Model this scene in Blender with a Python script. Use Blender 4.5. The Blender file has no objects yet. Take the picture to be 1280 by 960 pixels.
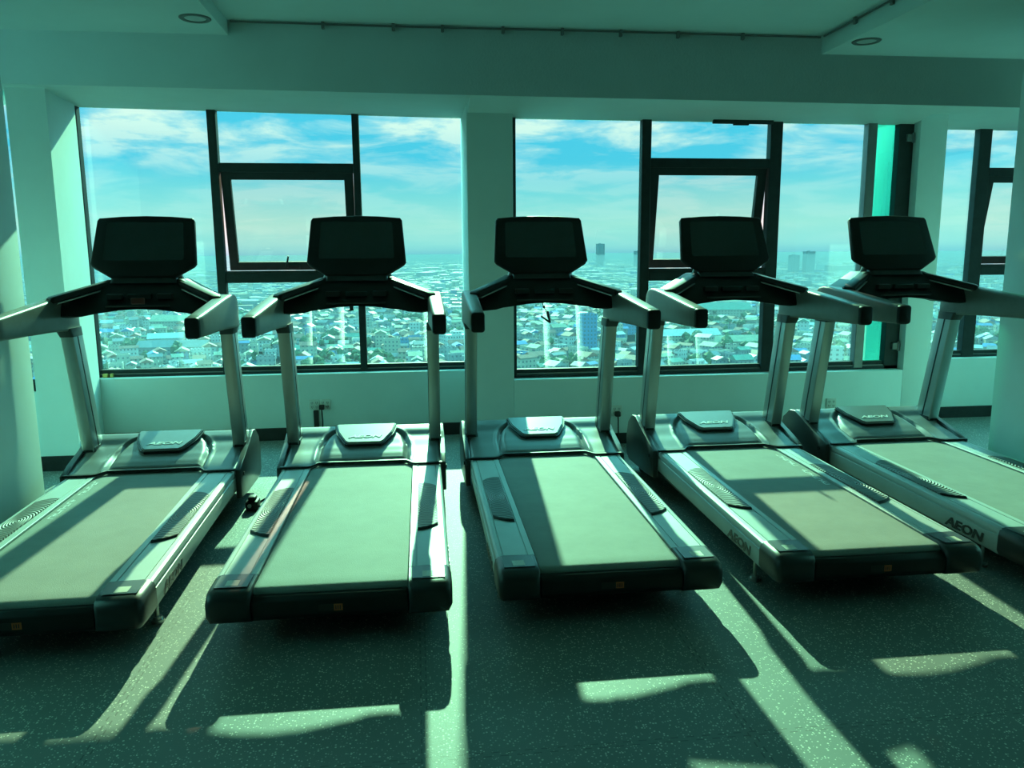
import bpy, bmesh, math, random
from mathutils import Vector, Matrix, noise

scene = bpy.context.scene
COL = scene.collection
R = math.radians

# ------------------------------------------------------------------ camera
PITCH, YAW, ROLL, CAM_H, FPX = R(9.35), R(6.85), R(-0.396), 1.465, 990.0
fwd = Vector((math.sin(YAW) * math.cos(PITCH), math.cos(YAW) * math.cos(PITCH), -math.sin(PITCH)))
rgt = Vector((math.cos(YAW), -math.sin(YAW), 0))
upv = rgt.cross(fwd)
rgt2 = rgt * math.cos(ROLL) + upv * math.sin(ROLL)
up2 = upv * math.cos(ROLL) - rgt * math.sin(ROLL)
cam_data = bpy.data.cameras.new('camera')
cam_data.sensor_width = 36.0
cam_data.lens = FPX / 1280.0 * 36.0
cam_data.clip_start = 0.05
cam_data.clip_end = 60000.0
cam = bpy.data.objects.new('camera', cam_data)
COL.objects.link(cam)
M = Matrix((rgt2, up2, -fwd)).transposed().to_4x4()
M.translation = Vector((0, 0, CAM_H))
cam.matrix_world = M
scene.camera = cam

# ------------------------------------------------------------------ exposure
vs = scene.view_settings
vs.view_transform = 'Standard'
vs.look = 'None'
vs.exposure = 0.28
vs.gamma = 1.0
vs.use_curve_mapping = False
scene.cycles.max_bounces = 10
scene.cycles.diffuse_bounces = 5
scene.cycles.glossy_bounces = 4
scene.cycles.transparent_max_bounces = 16
scene.cycles.volume_bounces = 0
scene.cycles.use_denoising = True
scene.cycles.sample_clamp_indirect = 6.0

# ------------------------------------------------------------------ sun
SUN_TAN = 0.494
SUN_SLOPE = 0.065
sun_data = bpy.data.lights.new('sun', 'SUN')
sun_data.energy = 9.5
sun_data.color = (1.12, 0.95, 0.58)
sun_data.angle = R(0.6)
sun = bpy.data.objects.new('sun', sun_data)
COL.objects.link(sun)
sun_dir = Vector((SUN_SLOPE, 1.0, SUN_TAN * math.sqrt(1 + SUN_SLOPE ** 2))).normalized()
sun.rotation_euler = sun_dir.to_track_quat('Z', 'Y').to_euler()
sun.location = (0, 40, 30)

# ------------------------------------------------------------------ node helpers
def nodes_of(m):
    m.use_nodes = True
    nt = m.node_tree
    nt.nodes.clear()
    return nt

def nd(nt, kind, **kw):
    n = nt.nodes.new(kind)
    for k, v in kw.items():
        if k == 'inp':
            for a, b in v.items():
                n.inputs[a].default_value = b
        else:
            setattr(n, k, v)
    return n

def ramp(nt, stops, interp='LINEAR'):
    n = nt.nodes.new('ShaderNodeValToRGB')
    cr = n.color_ramp
    cr.interpolation = interp
    while len(cr.elements) > 1:
        cr.elements.remove(cr.elements[-1])
    cr.elements[0].position = stops[0][0]
    cr.elements[0].color = stops[0][1]
    for p, c in stops[1:]:
        e = cr.elements.new(p)
        e.color = c
    return n

def c4(c):
    return (c[0], c[1], c[2], 1.0)

# ------------------------------------------------------------------ sky
world = bpy.data.worlds.new('sky')
scene.world = world
nt = nodes_of(world)
tc = nd(nt, 'ShaderNodeTexCoord')
sep = nd(nt, 'ShaderNodeSeparateXYZ')
nt.links.new(tc.outputs['Generated'], sep.inputs[0])
grad = ramp(nt, [(0.0, (0.50, 0.63, 0.76, 1)), (0.010, (0.74, 0.78, 0.80, 1)), (0.035, (0.92, 0.82, 0.78, 1)), (0.07, (0.55, 0.74, 0.82, 1)), (0.11, (0.21, 0.62, 0.88, 1)),
                 (0.21, (0.17, 0.60, 0.92, 1)), (0.33, (2.0, 5.2, 5.7, 1)), (0.7, (1.6, 4.6, 5.2, 1))])
nt.links.new(sep.outputs['Z'], grad.inputs[0])
den = nd(nt, 'ShaderNodeMath', operation='ADD', inp={1: 0.13})
nt.links.new(sep.outputs['Z'], den.inputs[0])
dx = nd(nt, 'ShaderNodeMath', operation='DIVIDE')
dy = nd(nt, 'ShaderNodeMath', operation='DIVIDE')
nt.links.new(sep.outputs['X'], dx.inputs[0]); nt.links.new(den.outputs[0], dx.inputs[1])
nt.links.new(sep.outputs['Y'], dy.inputs[0]); nt.links.new(den.outputs[0], dy.inputs[1])
cmb = nd(nt, 'ShaderNodeCombineXYZ', inp={2: 3.7})
nt.links.new(dx.outputs[0], cmb.inputs[0]); nt.links.new(dy.outputs[0], cmb.inputs[1])
n1 = nd(nt, 'ShaderNodeTexNoise', inp={'Scale': 1.9, 'Detail': 10.0, 'Roughness': 0.60, 'Distortion': 0.35})
nt.links.new(cmb.outputs[0], n1.inputs['Vector'])
cl = ramp(nt, [(0.42, (0, 0, 0, 1)), (0.50, (0.35, 0.35, 0.35, 1)), (0.585, (1, 1, 1, 1))])
nt.links.new(n1.outputs['Fac'], cl.inputs[0])
# clouds gather overhead and thin out towards the horizon
cov = ramp(nt, [(0.0, (0, 0, 0, 1)), (0.03, (0.15, 0.15, 0.15, 1)), (0.085, (0.25, 0.25, 0.25, 1)), (0.15, (1, 1, 1, 1)), (0.5, (0.8, 0.8, 0.8, 1))])
nt.links.new(sep.outputs['Z'], cov.inputs[0])
mul = nd(nt, 'ShaderNodeMath', operation='MULTIPLY')
nt.links.new(cl.outputs[0], mul.inputs[0]); nt.links.new(cov.outputs[0], mul.inputs[1])
mx = nd(nt, 'ShaderNodeMixRGB')
mx.inputs[2].default_value = (1.85, 0.98, 0.94, 1)
nt.links.new(mul.outputs[0], mx.inputs[0]); nt.links.new(grad.outputs[0], mx.inputs[1])
bg = nd(nt, 'ShaderNodeBackground', inp={'Strength': 1.0})
nt.links.new(mx.outputs[0], bg.inputs[0])
wo = nd(nt, 'ShaderNodeOutputWorld')
nt.links.new(bg.outputs[0], wo.inputs[0])

# ------------------------------------------------------------------ materials
def pm(name, col, rough=0.5, metal=0.0, var=0.12, scale=14.0, bump=0.0, spec=0.5, bscale=None):
    m = bpy.data.materials.new(name)
    nt = nodes_of(m)
    out = nd(nt, 'ShaderNodeOutputMaterial')
    b = nd(nt, 'ShaderNodeBsdfPrincipled', inp={'Roughness': rough, 'Metallic': metal, 'Specular IOR Level': spec})
    t = nd(nt, 'ShaderNodeTexCoord')
    n = nd(nt, 'ShaderNodeTexNoise', inp={'Scale': scale, 'Detail': 4.0, 'Roughness': 0.6})
    nt.links.new(t.outputs['Object'], n.inputs['Vector'])
    lo = c4([v * (1 - var) for v in col]); hi = c4([min(1, v * (1 + var)) for v in col])
    rp = ramp(nt, [(0.3, lo), (0.7, hi)])
    nt.links.new(n.outputs['Fac'], rp.inputs[0])
    nt.links.new(rp.outputs[0], b.inputs['Base Color'])
    if bump > 0:
        n2 = nd(nt, 'ShaderNodeTexNoise', inp={'Scale': bscale or scale * 12, 'Detail': 3.0})
        nt.links.new(t.outputs['Object'], n2.inputs['Vector'])
        bp = nd(nt, 'ShaderNodeBump', inp={'Strength': bump, 'Distance': 0.002})
        nt.links.new(n2.outputs['Fac'], bp.inputs['Height'])
        nt.links.new(bp.outputs[0], b.inputs['Normal'])
    nt.links.new(b.outputs[0], out.inputs[0])
    return m

def glass_mat(name, tint, refl=0.09):
    m = bpy.data.materials.new(name)
    nt = nodes_of(m)
    out = nd(nt, 'ShaderNodeOutputMaterial')
    tr = nd(nt, 'ShaderNodeBsdfTransparent'); tr.inputs[0].default_value = c4([v ** 0.5 for v in tint])   # two faces per pane
    gl = nd(nt, 'ShaderNodeBsdfGlossy', inp={'Roughness': 0.0}); gl.inputs[0].default_value = (1, 1, 1, 1)
    fr = nd(nt, 'ShaderNodeFresnel', inp={'IOR': 1.55})
    mn = nd(nt, 'ShaderNodeMath', operation='MULTIPLY', inp={1: refl / 0.046})
    mn.use_clamp = True
    gm = nd(nt, 'ShaderNodeNewGeometry')
    ff = nd(nt, 'ShaderNodeMath', operation='SUBTRACT', inp={0: 1.0})   # reflect at the outer skin only
    nt.links.new(gm.outputs['Backfacing'], ff.inputs[1])
    m2 = nd(nt, 'ShaderNodeMath', operation='MULTIPLY')
    nt.links.new(fr.outputs[0], m2.inputs[0]); nt.links.new(ff.outputs[0], m2.inputs[1])
    nt.links.new(m2.outputs[0], mn.inputs[0])
    mix = nd(nt, 'ShaderNodeMixShader')
    nt.links.new(mn.outputs[0], mix.inputs[0])
    nt.links.new(tr.outputs[0], mix.inputs[1]); nt.links.new(gl.outputs[0], mix.inputs[2])
    nt.links.new(mix.outputs[0], out.inputs[0])
    return m

def floor_mat():
    m = bpy.data.materials.new('speckled_rubber')
    nt = nodes_of(m)
    out = nd(nt, 'ShaderNodeOutputMaterial')
    b = nd(nt, 'ShaderNodeBsdfPrincipled', inp={'Roughness': 0.6, 'Specular IOR Level': 0.4})
    t = nd(nt, 'ShaderNodeTexCoord')
    v = nd(nt, 'ShaderNodeTexVoronoi', inp={'Scale': 120.0, 'Randomness': 1.0})
    nt.links.new(t.outputs['Object'], v.inputs['Vector'])
    # size of the chip per cell : only some cells carry a pale chip
    sp = nd(nt, 'ShaderNodeSeparateColor')
    nt.links.new(v.outputs['Color'], sp.inputs[0])
    rad = nd(nt, 'ShaderNodeMapRange', inp={1: 0.30, 2: 1.0, 3: 0.0, 4: 0.42})
    nt.links.new(sp.outputs[0], rad.inputs[0])
    lt = nd(nt, 'ShaderNodeMath', operation='LESS_THAN')
    nt.links.new(v.outputs['Distance'], lt.inputs[0]); nt.links.new(rad.outputs[0], lt.inputs[1])
    n = nd(nt, 'ShaderNodeTexNoise', inp={'Scale': 1.3, 'Detail': 5.0})
    nt.links.new(t.outputs['Object'], n.inputs['Vector'])
    base = ramp(nt, [(0.3, (0.135, 0.155, 0.148, 1)), (0.7, (0.185, 0.21, 0.20, 1))])
    nt.links.new(n.outputs['Fac'], base.inputs[0])
    mixc = nd(nt, 'ShaderNodeMixRGB')
    mixc.inputs[2].default_value = (0.62, 0.62, 0.54, 1)
    nt.links.new(lt.outputs[0], mixc.inputs[0]); nt.links.new(base.outputs[0], mixc.inputs[1])
    # interlocking seams of one metre mats
    sx = nd(nt, 'ShaderNodeSeparateXYZ')
    nt.links.new(t.outputs['Object'], sx.inputs[0])
    def seam(main, other, off):
        tri = nd(nt, 'ShaderNodeMath', operation='PINGPONG', inp={1: 0.025})
        nt.links.new(sx.outputs[other], tri.inputs[0])
        st = nd(nt, 'ShaderNodeMath', operation='GREATER_THAN', inp={1: 0.0125})
        nt.links.new(tri.outputs[0], st.inputs[0])
        amp = nd(nt, 'ShaderNodeMath', operation='MULTIPLY_ADD', inp={1: 0.018, 2: off})
        nt.links.new(st.outputs[0], amp.inputs[0])
        ad = nd(nt, 'ShaderNodeMath', operation='ADD')
        nt.links.new(sx.outputs[main], ad.inputs[0]); nt.links.new(amp.outputs[0], ad.inputs[1])
        pp = nd(nt, 'ShaderNodeMath', operation='PINGPONG', inp={1: 0.5})
        nt.links.new(ad.outputs[0], pp.inputs[0])
        l = nd(nt, 'ShaderNodeMath', operation='LESS_THAN', inp={1: 0.0026})
        nt.links.new(pp.outputs[0], l.inputs[0])
        return l
    s1 = seam('Y', 'X', 0.86); s2 = seam('X', 'Y', 0.0)
    mxs = nd(nt, 'ShaderNodeMath', operation='MAXIMUM')
    nt.links.new(s1.outputs[0], mxs.inputs[0]); nt.links.new(s2.outputs[0], mxs.inputs[1])
    mixd = nd(nt, 'ShaderNodeMixRGB')
    mixd.inputs[2].default_value = (0.10, 0.108, 0.104, 1)
    nt.links.new(mxs.outputs[0], mixd.inputs[0]); nt.links.new(mixc.outputs[0], mixd.inputs[1])
    nt.links.new(mixd.outputs[0], b.inputs['Base Color'])
    n2 = nd(nt, 'ShaderNodeTexNoise', inp={'Scale': 260.0, 'Detail': 2.0})
    nt.links.new(t.outputs['Object'], n2.inputs['Vector'])
    bp = nd(nt, 'ShaderNodeBump', inp={'Strength': 0.35, 'Distance': 0.002})
    nt.links.new(n2.outputs['Fac'], bp.inputs['Height'])
    nt.links.new(bp.outputs[0], b.inputs['Normal'])
    nt.links.new(b.outputs[0], out.inputs[0])
    return m

def belt_mat():
    m = bpy.data.materials.new('belt_rubber')
    nt = nodes_of(m)
    out = nd(nt, 'ShaderNodeOutputMaterial')
    b = nd(nt, 'ShaderNodeBsdfPrincipled', inp={'Roughness': 0.7, 'Specular IOR Level': 0.14})
    t = nd(nt, 'ShaderNodeTexCoord')
    n = nd(nt, 'ShaderNodeTexNoise', inp={'Scale': 5.0, 'Detail': 6.0, 'Roughness': 0.65})
    nt.links.new(t.outputs['Object'], n.inputs['Vector'])
    rp = ramp(nt, [(0.3, (0.24, 0.25, 0.235, 1)), (0.7, (0.29, 0.30, 0.28, 1))])
    nt.links.new(n.outputs['Fac'], rp.inputs[0])
    nt.links.new(rp.outputs[0], b.inputs['Base Color'])
    v = nd(nt, 'ShaderNodeTexVoronoi', inp={'Scale': 210.0})
    nt.links.new(t.outputs['Object'], v.inputs['Vector'])
    bp = nd(nt, 'ShaderNodeBump', inp={'Strength': 0.35, 'Distance': 0.0015})
    nt.links.new(v.outputs['Distance'], bp.inputs['Height'])
    nt.links.new(bp.outputs[0], b.inputs['Normal'])
    nt.links.new(b.outputs[0], out.inputs[0])
    return m

def pad_mat():
    # rubber step pad with raised concentric oval ribs
    m = bpy.data.materials.new('ribbed_pad')
    nt = nodes_of(m)
    out = nd(nt, 'ShaderNodeOutputMaterial')
    b = nd(nt, 'ShaderNodeBsdfPrincipled', inp={'Roughness': 0.5})
    b.inputs['Base Color'].default_value = (0.10, 0.105, 0.10, 1)
    t = nd(nt, 'ShaderNodeTexCoord')
    mp = nd(nt, 'ShaderNodeMapping')
    mp.inputs['Scale'].default_value = (6.5, 3.0, 0.0)
    mp.inputs['Location'].default_value = (0.0, 0.0, 0.0)
    nt.links.new(t.outputs['Object'], mp.inputs[0])
    w = nd(nt, 'ShaderNodeTexWave', wave_type='RINGS', rings_direction='SPHERICAL', inp={'Scale': 5.0, 'Distortion': 0.0})
    nt.links.new(mp.outputs[0], w.inputs['Vector'])
    bp = nd(nt, 'ShaderNodeBump', inp={'Strength': 1.0, 'Distance': 0.004})
    nt.links.new(w.outputs['Fac'], bp.inputs['Height'])
    nt.links.new(bp.outputs[0], b.inputs['Normal'])
    nt.links.new(b.outputs[0], out.inputs[0])
    return m

def facade_mat(name, col):
    m = bpy.data.materials.new(name)
    nt = nodes_of(m)
    out = nd(nt, 'ShaderNodeOutputMaterial')
    b = nd(nt, 'ShaderNodeBsdfPrincipled', inp={'Roughness': 0.8})
    t = nd(nt, 'ShaderNodeTexCoord')
    sx = nd(nt, 'ShaderNodeSeparateXYZ')
    nt.links.new(t.outputs['Object'], sx.inputs[0])
    a = nd(nt, 'ShaderNodeMath', operation='ADD')
    nt.links.new(sx.outputs[0], a.inputs[0]); nt.links.new(sx.outputs[1], a.inputs[1])
    cb = nd(nt, 'ShaderNodeCombineXYZ')
    nt.links.new(a.outputs[0], cb.inputs[0]); nt.links.new(sx.outputs[2], cb.inputs[1])
    br = nd(nt, 'ShaderNodeTexBrick', offset=0.0, inp={'Scale': 1.0, 'Brick Width': 2.5, 'Row Height': 2.6, 'Mortar Size': 0.75, 'Mortar Smooth': 0.0, 'Bias': 0.0})
    br.inputs['Color1'].default_value = (0.05, 0.065, 0.08, 1)
    br.inputs['Color2'].default_value = (0.08, 0.10, 0.12, 1)
    br.inputs['Mortar'].default_value = c4(col)
    nt.links.new(cb.outputs[0], br.inputs['Vector'])
    nt.links.new(br.outputs['Color'], b.inputs['Base Color'])
    nt.links.new(b.outputs[0], out.inputs[0])
    return m

MAT = {
    'wall': pm('painted_plaster', (0.68, 0.81, 0.80), 0.7, var=0.03, scale=3.0, bump=0.10, bscale=90),
    'ceiling': pm('ceiling_paint', (0.66, 0.80, 0.80), 0.8, var=0.03, scale=2.0),
    'skirting': pm('black_skirting', (0.012, 0.013, 0.014), 0.35, var=0.5, scale=25),
    'floor': floor_mat(),
    'frame': pm('dark_window_frame', (0.030, 0.040, 0.042), 0.6, 0.0, var=0.15, spec=0.2),
    'frame_grey': pm('grey_window_frame', (0.17, 0.18, 0.18), 0.4, 0.3, var=0.1),
    'glass': glass_mat('tinted_glass', (0.32, 0.90, 0.82)),
    'glass_sash': glass_mat('sash_glass', (0.42, 0.88, 0.78), 0.10),
    'glass_side': glass_mat('side_glass', (0.32, 0.91, 0.67)),  # unseen side panes, tinted greener only to colour the light on the piers
    'glass_green': glass_mat('green_glass', (0.03, 0.52, 0.36), 0.10),
    'silver': pm('silver_paint', (0.42, 0.46, 0.45), 0.48, 0.12, var=0.06, scale=6),
    'alu': pm('brushed_aluminium', (0.40, 0.44, 0.44), 0.30, 0.75, var=0.06, scale=6),
    'cap': pm('grey_plastic', (0.022, 0.027, 0.028), 0.40, var=0.12, bump=0.1),
    'black': pm('black_plastic', (0.012, 0.016, 0.017), 0.45, var=0.2, bump=0.08, spec=0.3),
    'hood': pm('hood_plastic', (0.17, 0.185, 0.183), 0.42, 0.0, var=0.08, scale=5),
    'shroud': pm('shroud_plastic', (0.045, 0.05, 0.05), 0.34, var=0.08, scale=5),
    'badge': pm('badge_silver', (0.22, 0.24, 0.24), 0.38, 0.2, var=0.05),
    'grip': pm('handle_plastic', (0.16, 0.175, 0.17), 0.40, 0.1, var=0.08),
    'screen': pm('screen_glass', (0.022, 0.034, 0.036), 0.16, var=0.1, spec=0.6),
    'belt': belt_mat(),
    'pad': pad_mat(),
    'letter': pm('white_lettering', (0.85, 0.87, 0.85), 0.4, var=0.03),
    'letter_dark': pm('dark_lettering', (0.02, 0.022, 0.024), 0.4, var=0.05),
    'print': pm('belt_print', (0.68, 0.70, 0.68), 0.5, var=0.15, scale=80),
    'label_white': pm('label_white', (0.55, 0.52, 0.42), 0.5, var=0.05),
    'label_dark': pm('label_dark', (0.02, 0.02, 0.02), 0.5, var=0.1),
    'label_orange': pm('label_orange', (0.55, 0.12, 0.03), 0.5, var=0.1),
    'chrome': pm('zinc', (0.6, 0.62, 0.62), 0.3, 0.8, var=0.05),
    'rubber': pm('rubber_black', (0.015, 0.015, 0.016), 0.6, var=0.2),
    'socket': pm('socket_plastic', (0.62, 0.66, 0.62), 0.4, var=0.03),
    'brass': pm('brass_latch', (0.55, 0.42, 0.12), 0.35, 0.5, var=0.1),
    'red': pm('red_plastic', (0.10, 0.02, 0.015), 0.4, var=0.1),
    'lens': pm('frosted_lens', (0.55, 0.6, 0.6), 0.35, var=0.03),
}
ROOFS = [('red', pm('roof_red', (0.22, 0.10, 0.07), 0.7, var=0.3, scale=0.3)), ('grey', pm('roof_grey', (0.13, 0.14, 0.15), 0.55, var=0.25, scale=0.3)),
         ('white', pm('roof_white', (0.32, 0.33, 0.32), 0.5, var=0.15, scale=0.3)), ('blue', pm('roof_blue', (0.05, 0.13, 0.28), 0.5, var=0.25, scale=0.3)),
         ('tan', pm('roof_tan', (0.27, 0.25, 0.17), 0.7, var=0.25, scale=0.3)), ('green', pm('roof_green', (0.08, 0.17, 0.13), 0.6, var=0.25, scale=0.3))]
WALLS = [facade_mat('facade_cream', (0.34, 0.33, 0.27)), facade_mat('facade_white', (0.40, 0.42, 0.42)), facade_mat('facade_grey', (0.20, 0.22, 0.24)), facade_mat('facade_blue', (0.07, 0.18, 0.34))]
MAT['leaf'] = pm('tree_leaves', (0.035, 0.075, 0.025), 0.8, var=0.5, scale=0.5)
MAT['earth'] = pm('city_ground', (0.10, 0.13, 0.12), 0.9, var=0.45, scale=0.02)

# ------------------------------------------------------------------ mesh helpers
def finish(name, bm, mats, parent=None, smooth=38.0, loc=None):
    bmesh.ops.remove_doubles(bm, verts=bm.verts, dist=1e-6)
    bmesh.ops.recalc_face_normals(bm, faces=bm.faces)
    for e in bm.edges:
        if len(e.link_faces) == 2:
            e.smooth = e.calc_face_angle(0.0) < R(smooth)
    for f in bm.faces:
        f.smooth = smooth > 0
    me = bpy.data.meshes.new(name)
    bm.to_mesh(me)
    bm.free()
    if not isinstance(mats, (list, tuple)):
        mats = [mats]
    for m in mats:
        me.materials.append(m)
    o = bpy.data.objects.new(name, me)
    COL.objects.link(o)
    if parent is not None:
        o.parent = parent
    if loc is not None:
        o.location = loc
    return o

def B():
    return bmesh.new()

def box(bm, x0, x1, y0, y1, z0, z1, bev=0.0, seg=2, mi=0):
    vs_ = [bm.verts.new((x, y, z)) for x in (x0, x1) for y in (y0, y1) for z in (z0, z1)]
    fs = [(0, 1, 3, 2), (4, 6, 7, 5), (0, 4, 5, 1), (2, 3, 7, 6), (0, 2, 6, 4), (1, 5, 7, 3)]
    faces = [bm.faces.new([vs_[i] for i in f]) for f in fs]
    for f in faces:
        f.material_index = mi
    if bev > 0:
        es = list({e for f in faces for e in f.edges})
        bmesh.ops.bevel(bm, geom=es, offset=bev, segments=seg, affect='EDGES', profile=0.5)
    return bm

def loft(bm, rings, caps=True, mi=0):
    vr = [[bm.verts.new(p) for p in r] for r in rings]
    n = len(vr[0])
    for a, b in zip(vr, vr[1:]):
        for i in range(n):
            j = (i + 1) % n
            f = bm.faces.new((a[i], a[j], b[j], b[i])); f.material_index = mi
    if caps:
        f = bm.faces.new(list(reversed(vr[0]))); f.material_index = mi
        f = bm.faces.new(vr[-1]); f.material_index = mi
    return bm

def prism(bm, pts, axis, a0, a1, bev=0.0, seg=2, mi=0):
    def P(p, a):
        if axis == 'x': return (a, p[0], p[1])
        if axis == 'y': return (p[0], a, p[1])
        return (p[0], p[1], a)
    v0 = [bm.verts.new(P(p, a0)) for p in pts]
    v1 = [bm.verts.new(P(p, a1)) for p in pts]
    n = len(pts)
    faces = [bm.faces.new((v0[i], v0[(i + 1) % n], v1[(i + 1) % n], v1[i])) for i in range(n)]
    faces += [bm.faces.new(list(reversed(v0))), bm.faces.new(v1)]
    for f in faces:
        f.material_index = mi
    if bev > 0:
        es = list({e for f in faces for e in f.edges})
        bmesh.ops.bevel(bm, geom=es, offset=bev, segments=seg, affect='EDGES', profile=0.5)
    return bm

def tube(bm, pts, r, seg=8):
    pts = [Vector(p) for p in pts]
    rings = []
    for i, p in enumerate(pts):
        a = pts[max(i - 1, 0)]; b = pts[min(i + 1, len(pts) - 1)]
        d = (b - a).normalized()
        ref = Vector((0, 0, 1)) if abs(d.z) < 0.9 else Vector((1, 0, 0))
        u = d.cross(ref).normalized(); v = u.cross(d)
        rr = r[i] if isinstance(r, (list, tuple)) else r
        rings.append([p + (u * math.cos(t) + v * math.sin(t)) * rr for t in [2 * math.pi * k / seg for k in range(seg)]])
    return loft(bm, rings)

def disc(bm, c, r, h, axis='z', seg=20):
    ring = [(math.cos(2 * math.pi * k / seg) * r, math.sin(2 * math.pi * k / seg) * r) for k in range(seg)]
    c = Vector(c)
    def P(q, a):
        if axis == 'z': return c + Vector((q[0], q[1], a))
        if axis == 'y': return c + Vector((q[0], a, q[1]))
        return c + Vector((a, q[0], q[1]))
    return loft(bm, [[P(q, 0) for q in ring], [P(q, h) for q in ring]])

def rrect(w, d, r, seg=4):
    pts = []
    for cx, cy, a0 in ((w / 2 - r, d / 2 - r, 0), (-w / 2 + r, d / 2 - r, 90), (-w / 2 + r, -d / 2 + r, 180), (w / 2 - r, -d / 2 + r, 270)):
        for k in range(seg + 1):
            a = R(a0 + 90 * k / seg)
            pts.append((cx + r * math.cos(a), cy + r * math.sin(a)))
    return pts

def text_bm(s, size, extrude=0.0008, shear=0.25, sx=1.0, spacing=1.0):
    cu = bpy.data.curves.new('lettering', 'FONT')
    cu.body = s; cu.size = size; cu.extrude = extrude; cu.shear = shear; cu.offset = size * 0.035; cu.align_x = 'CENTER'; cu.align_y = 'CENTER'
    cu.space_character = spacing
    cu.resolution_u = 3
    o = bpy.data.objects.new('lettering_source', cu)
    COL.objects.link(o)
    dg = bpy.context.evaluated_depsgraph_get()
    me = bpy.data.meshes.new_from_object(o.evaluated_get(dg))
    bm = bmesh.new(); bm.from_mesh(me)
    for v in bm.verts:
        v.co.x *= sx
    bpy.data.objects.remove(o); bpy.data.curves.remove(cu); bpy.data.meshes.remove(me)
    return bm

def empty(name, loc=(0, 0, 0), rz=0.0):
    o = bpy.data.objects.new(name, None)
    o.empty_display_size = 0.2
    o.location = loc; o.rotation_euler = (0, 0, rz)
    COL.objects.link(o)
    return o

def tag(o, label=None, cat=None, group=None, kind=None):
    if label: o['label'] = label
    if cat: o['category'] = cat
    if group: o['group'] = group
    if kind: o['kind'] = kind
    return o

def copy_tree(o, parent=None):
    c = o.copy(); COL.objects.link(c)
    if parent is not None:
        c.parent = parent
    for ch in list(o.children):
        copy_tree(ch, c)
    return c

def struct(name, bm, mat, smooth=30.0, label=None):
    o = finish(name, bm, mat, smooth=smooth)
    o['kind'] = 'structure'
    if label: o['label'] = label
    return o

# ------------------------------------------------------------------ room shell
XL, XR, YB = -4.4, 6.6, -9.0
bm = B(); box(bm, XL - 0.2, XR + 0.2, YB - 0.2, 6.62, -0.15, 0.0)
struct('floor', bm, MAT['floor'], label='dark speckled rubber gym floor')

Z_MID, Z_LEFT, Z_RIGHT, X_L, X_R = 2.95, 2.86, 2.83, -1.15, 2.87
bm = B()
box(bm, X_L, X_R, YB - 0.2, 5.56, Z_MID, 3.30)
box(bm, XL - 0.2, X_L, YB - 0.2, 5.56, Z_LEFT, 3.30)
box(bm, X_R, XR + 0.2, YB - 0.2, 5.56, Z_RIGHT, 3.30)
struct('ceiling', bm, MAT['ceiling'], label='white ceiling with lower panels left and right')

# beam over the windows; its underside drops a little towards the right hand bay
bm = B()
def beam_piece(x0, x1, zf0, zf1, yb, zb0, zb1, ye):
    r0 = [(x0, 5.55, zf0), (x0, yb, zb0), (x0, ye, zb0), (x0, ye, 3.30), (x0, 5.55, 3.30)]
    r1 = [(x1, 5.55, zf1), (x1, yb, zb1), (x1, ye, zb1), (x1, ye, 3.30), (x1, 5.55, 3.30)]
    loft(bm, [r0, r1])
beam_piece(XL - 0.2, 0.40, 2.555, 2.516, 6.46, 2.60, 2.523, 6.53)
beam_piece(0.40, 3.86, 2.516, 2.498, 5.95, 2.443, 2.432, 6.02)
beam_piece(3.86, XR + 0.2, 2.498, 2.470, 6.46, 2.487, 2.475, 6.53)
struct('beam', bm, MAT['wall'], label='deep white beam above the windows')

# front wall : sill walls, piers and columns
bm = B(); box(bm, -2.50, 0.42, 6.385, 6.528, 0.0, 0.53, 0.004)
struct('wall_front_left', bm, MAT['wall'], label='low white sill wall under the left window')
bm = B(); box(bm, 0.7225, 3.8675, 5.87, 6.018, 0.0, 0.522, 0.004)
struct('wall_front_middle', bm, MAT['wall'], label='low white sill wall under the right window')
bm = B(); box(bm, 4.0905, XR + 0.2, 6.385, 6.528, 0.0, 0.53, 0.004)
struct('wall_front_right', bm, MAT['wall'], label='low white sill wall beyond the right pier')
bm = B(); box(bm, 0.39, 0.722, 5.87, 6.60, 0.0, 2.62, 0.004)
struct('column_middle', bm, MAT['wall'], label='white pier between the two windows')
bm = B(); prism(bm, [(-2.340, 5.67), (-2.442, 6.385), (-2.535, 6.46), (-2.535, 6.60), (-2.70, 6.60), (-2.585, 5.67)], 'z', 0.0, 2.62)
struct('column_left_pier', bm, MAT['wall'], label='white pier left of the left window')
bm = B(); box(bm, 3.868, 4.09, 5.87, 6.60, 0.0, 2.56, 0.004)
struct('column_right_pier', bm, MAT['wall'], label='white pier right of the right window')
bm = B(); box(bm, -2.9, -2.106, 3.95, 4.60, 0.0, 2.90, 0.006)
struct('column_left', bm, MAT['wall'], label='near white column at the left edge')
bm = B(); box(bm, 3.660, 4.45, 3.95, 4.60, 0.0, 2.86, 0.006)
struct('column_right', bm, MAT['wall'], label='near white column at the right edge')
bm = B(); box(bm, -2.95, -2.56, 5.70, 5.95, 0.0, 0.55); box(bm, XL - 0.2, -2.95, 5.70, 5.95, 0.0, 3.0)
struct('wall_front_corner', bm, MAT['wall'], label='white wall behind the left column')
bm = B(); box(bm, 6.2, XR + 0.2, 6.385, 6.60, 0.52, 3.0)
struct('wall_front_end', bm, MAT['wall'], label='white wall beyond the far right window')
bm = B(); box(bm, XL - 0.2, XR + 0.2, YB - 0.2, YB, 0.0, 3.3)
struct('wall_back', bm, MAT['wall'], label='white wall behind the camera')

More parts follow.
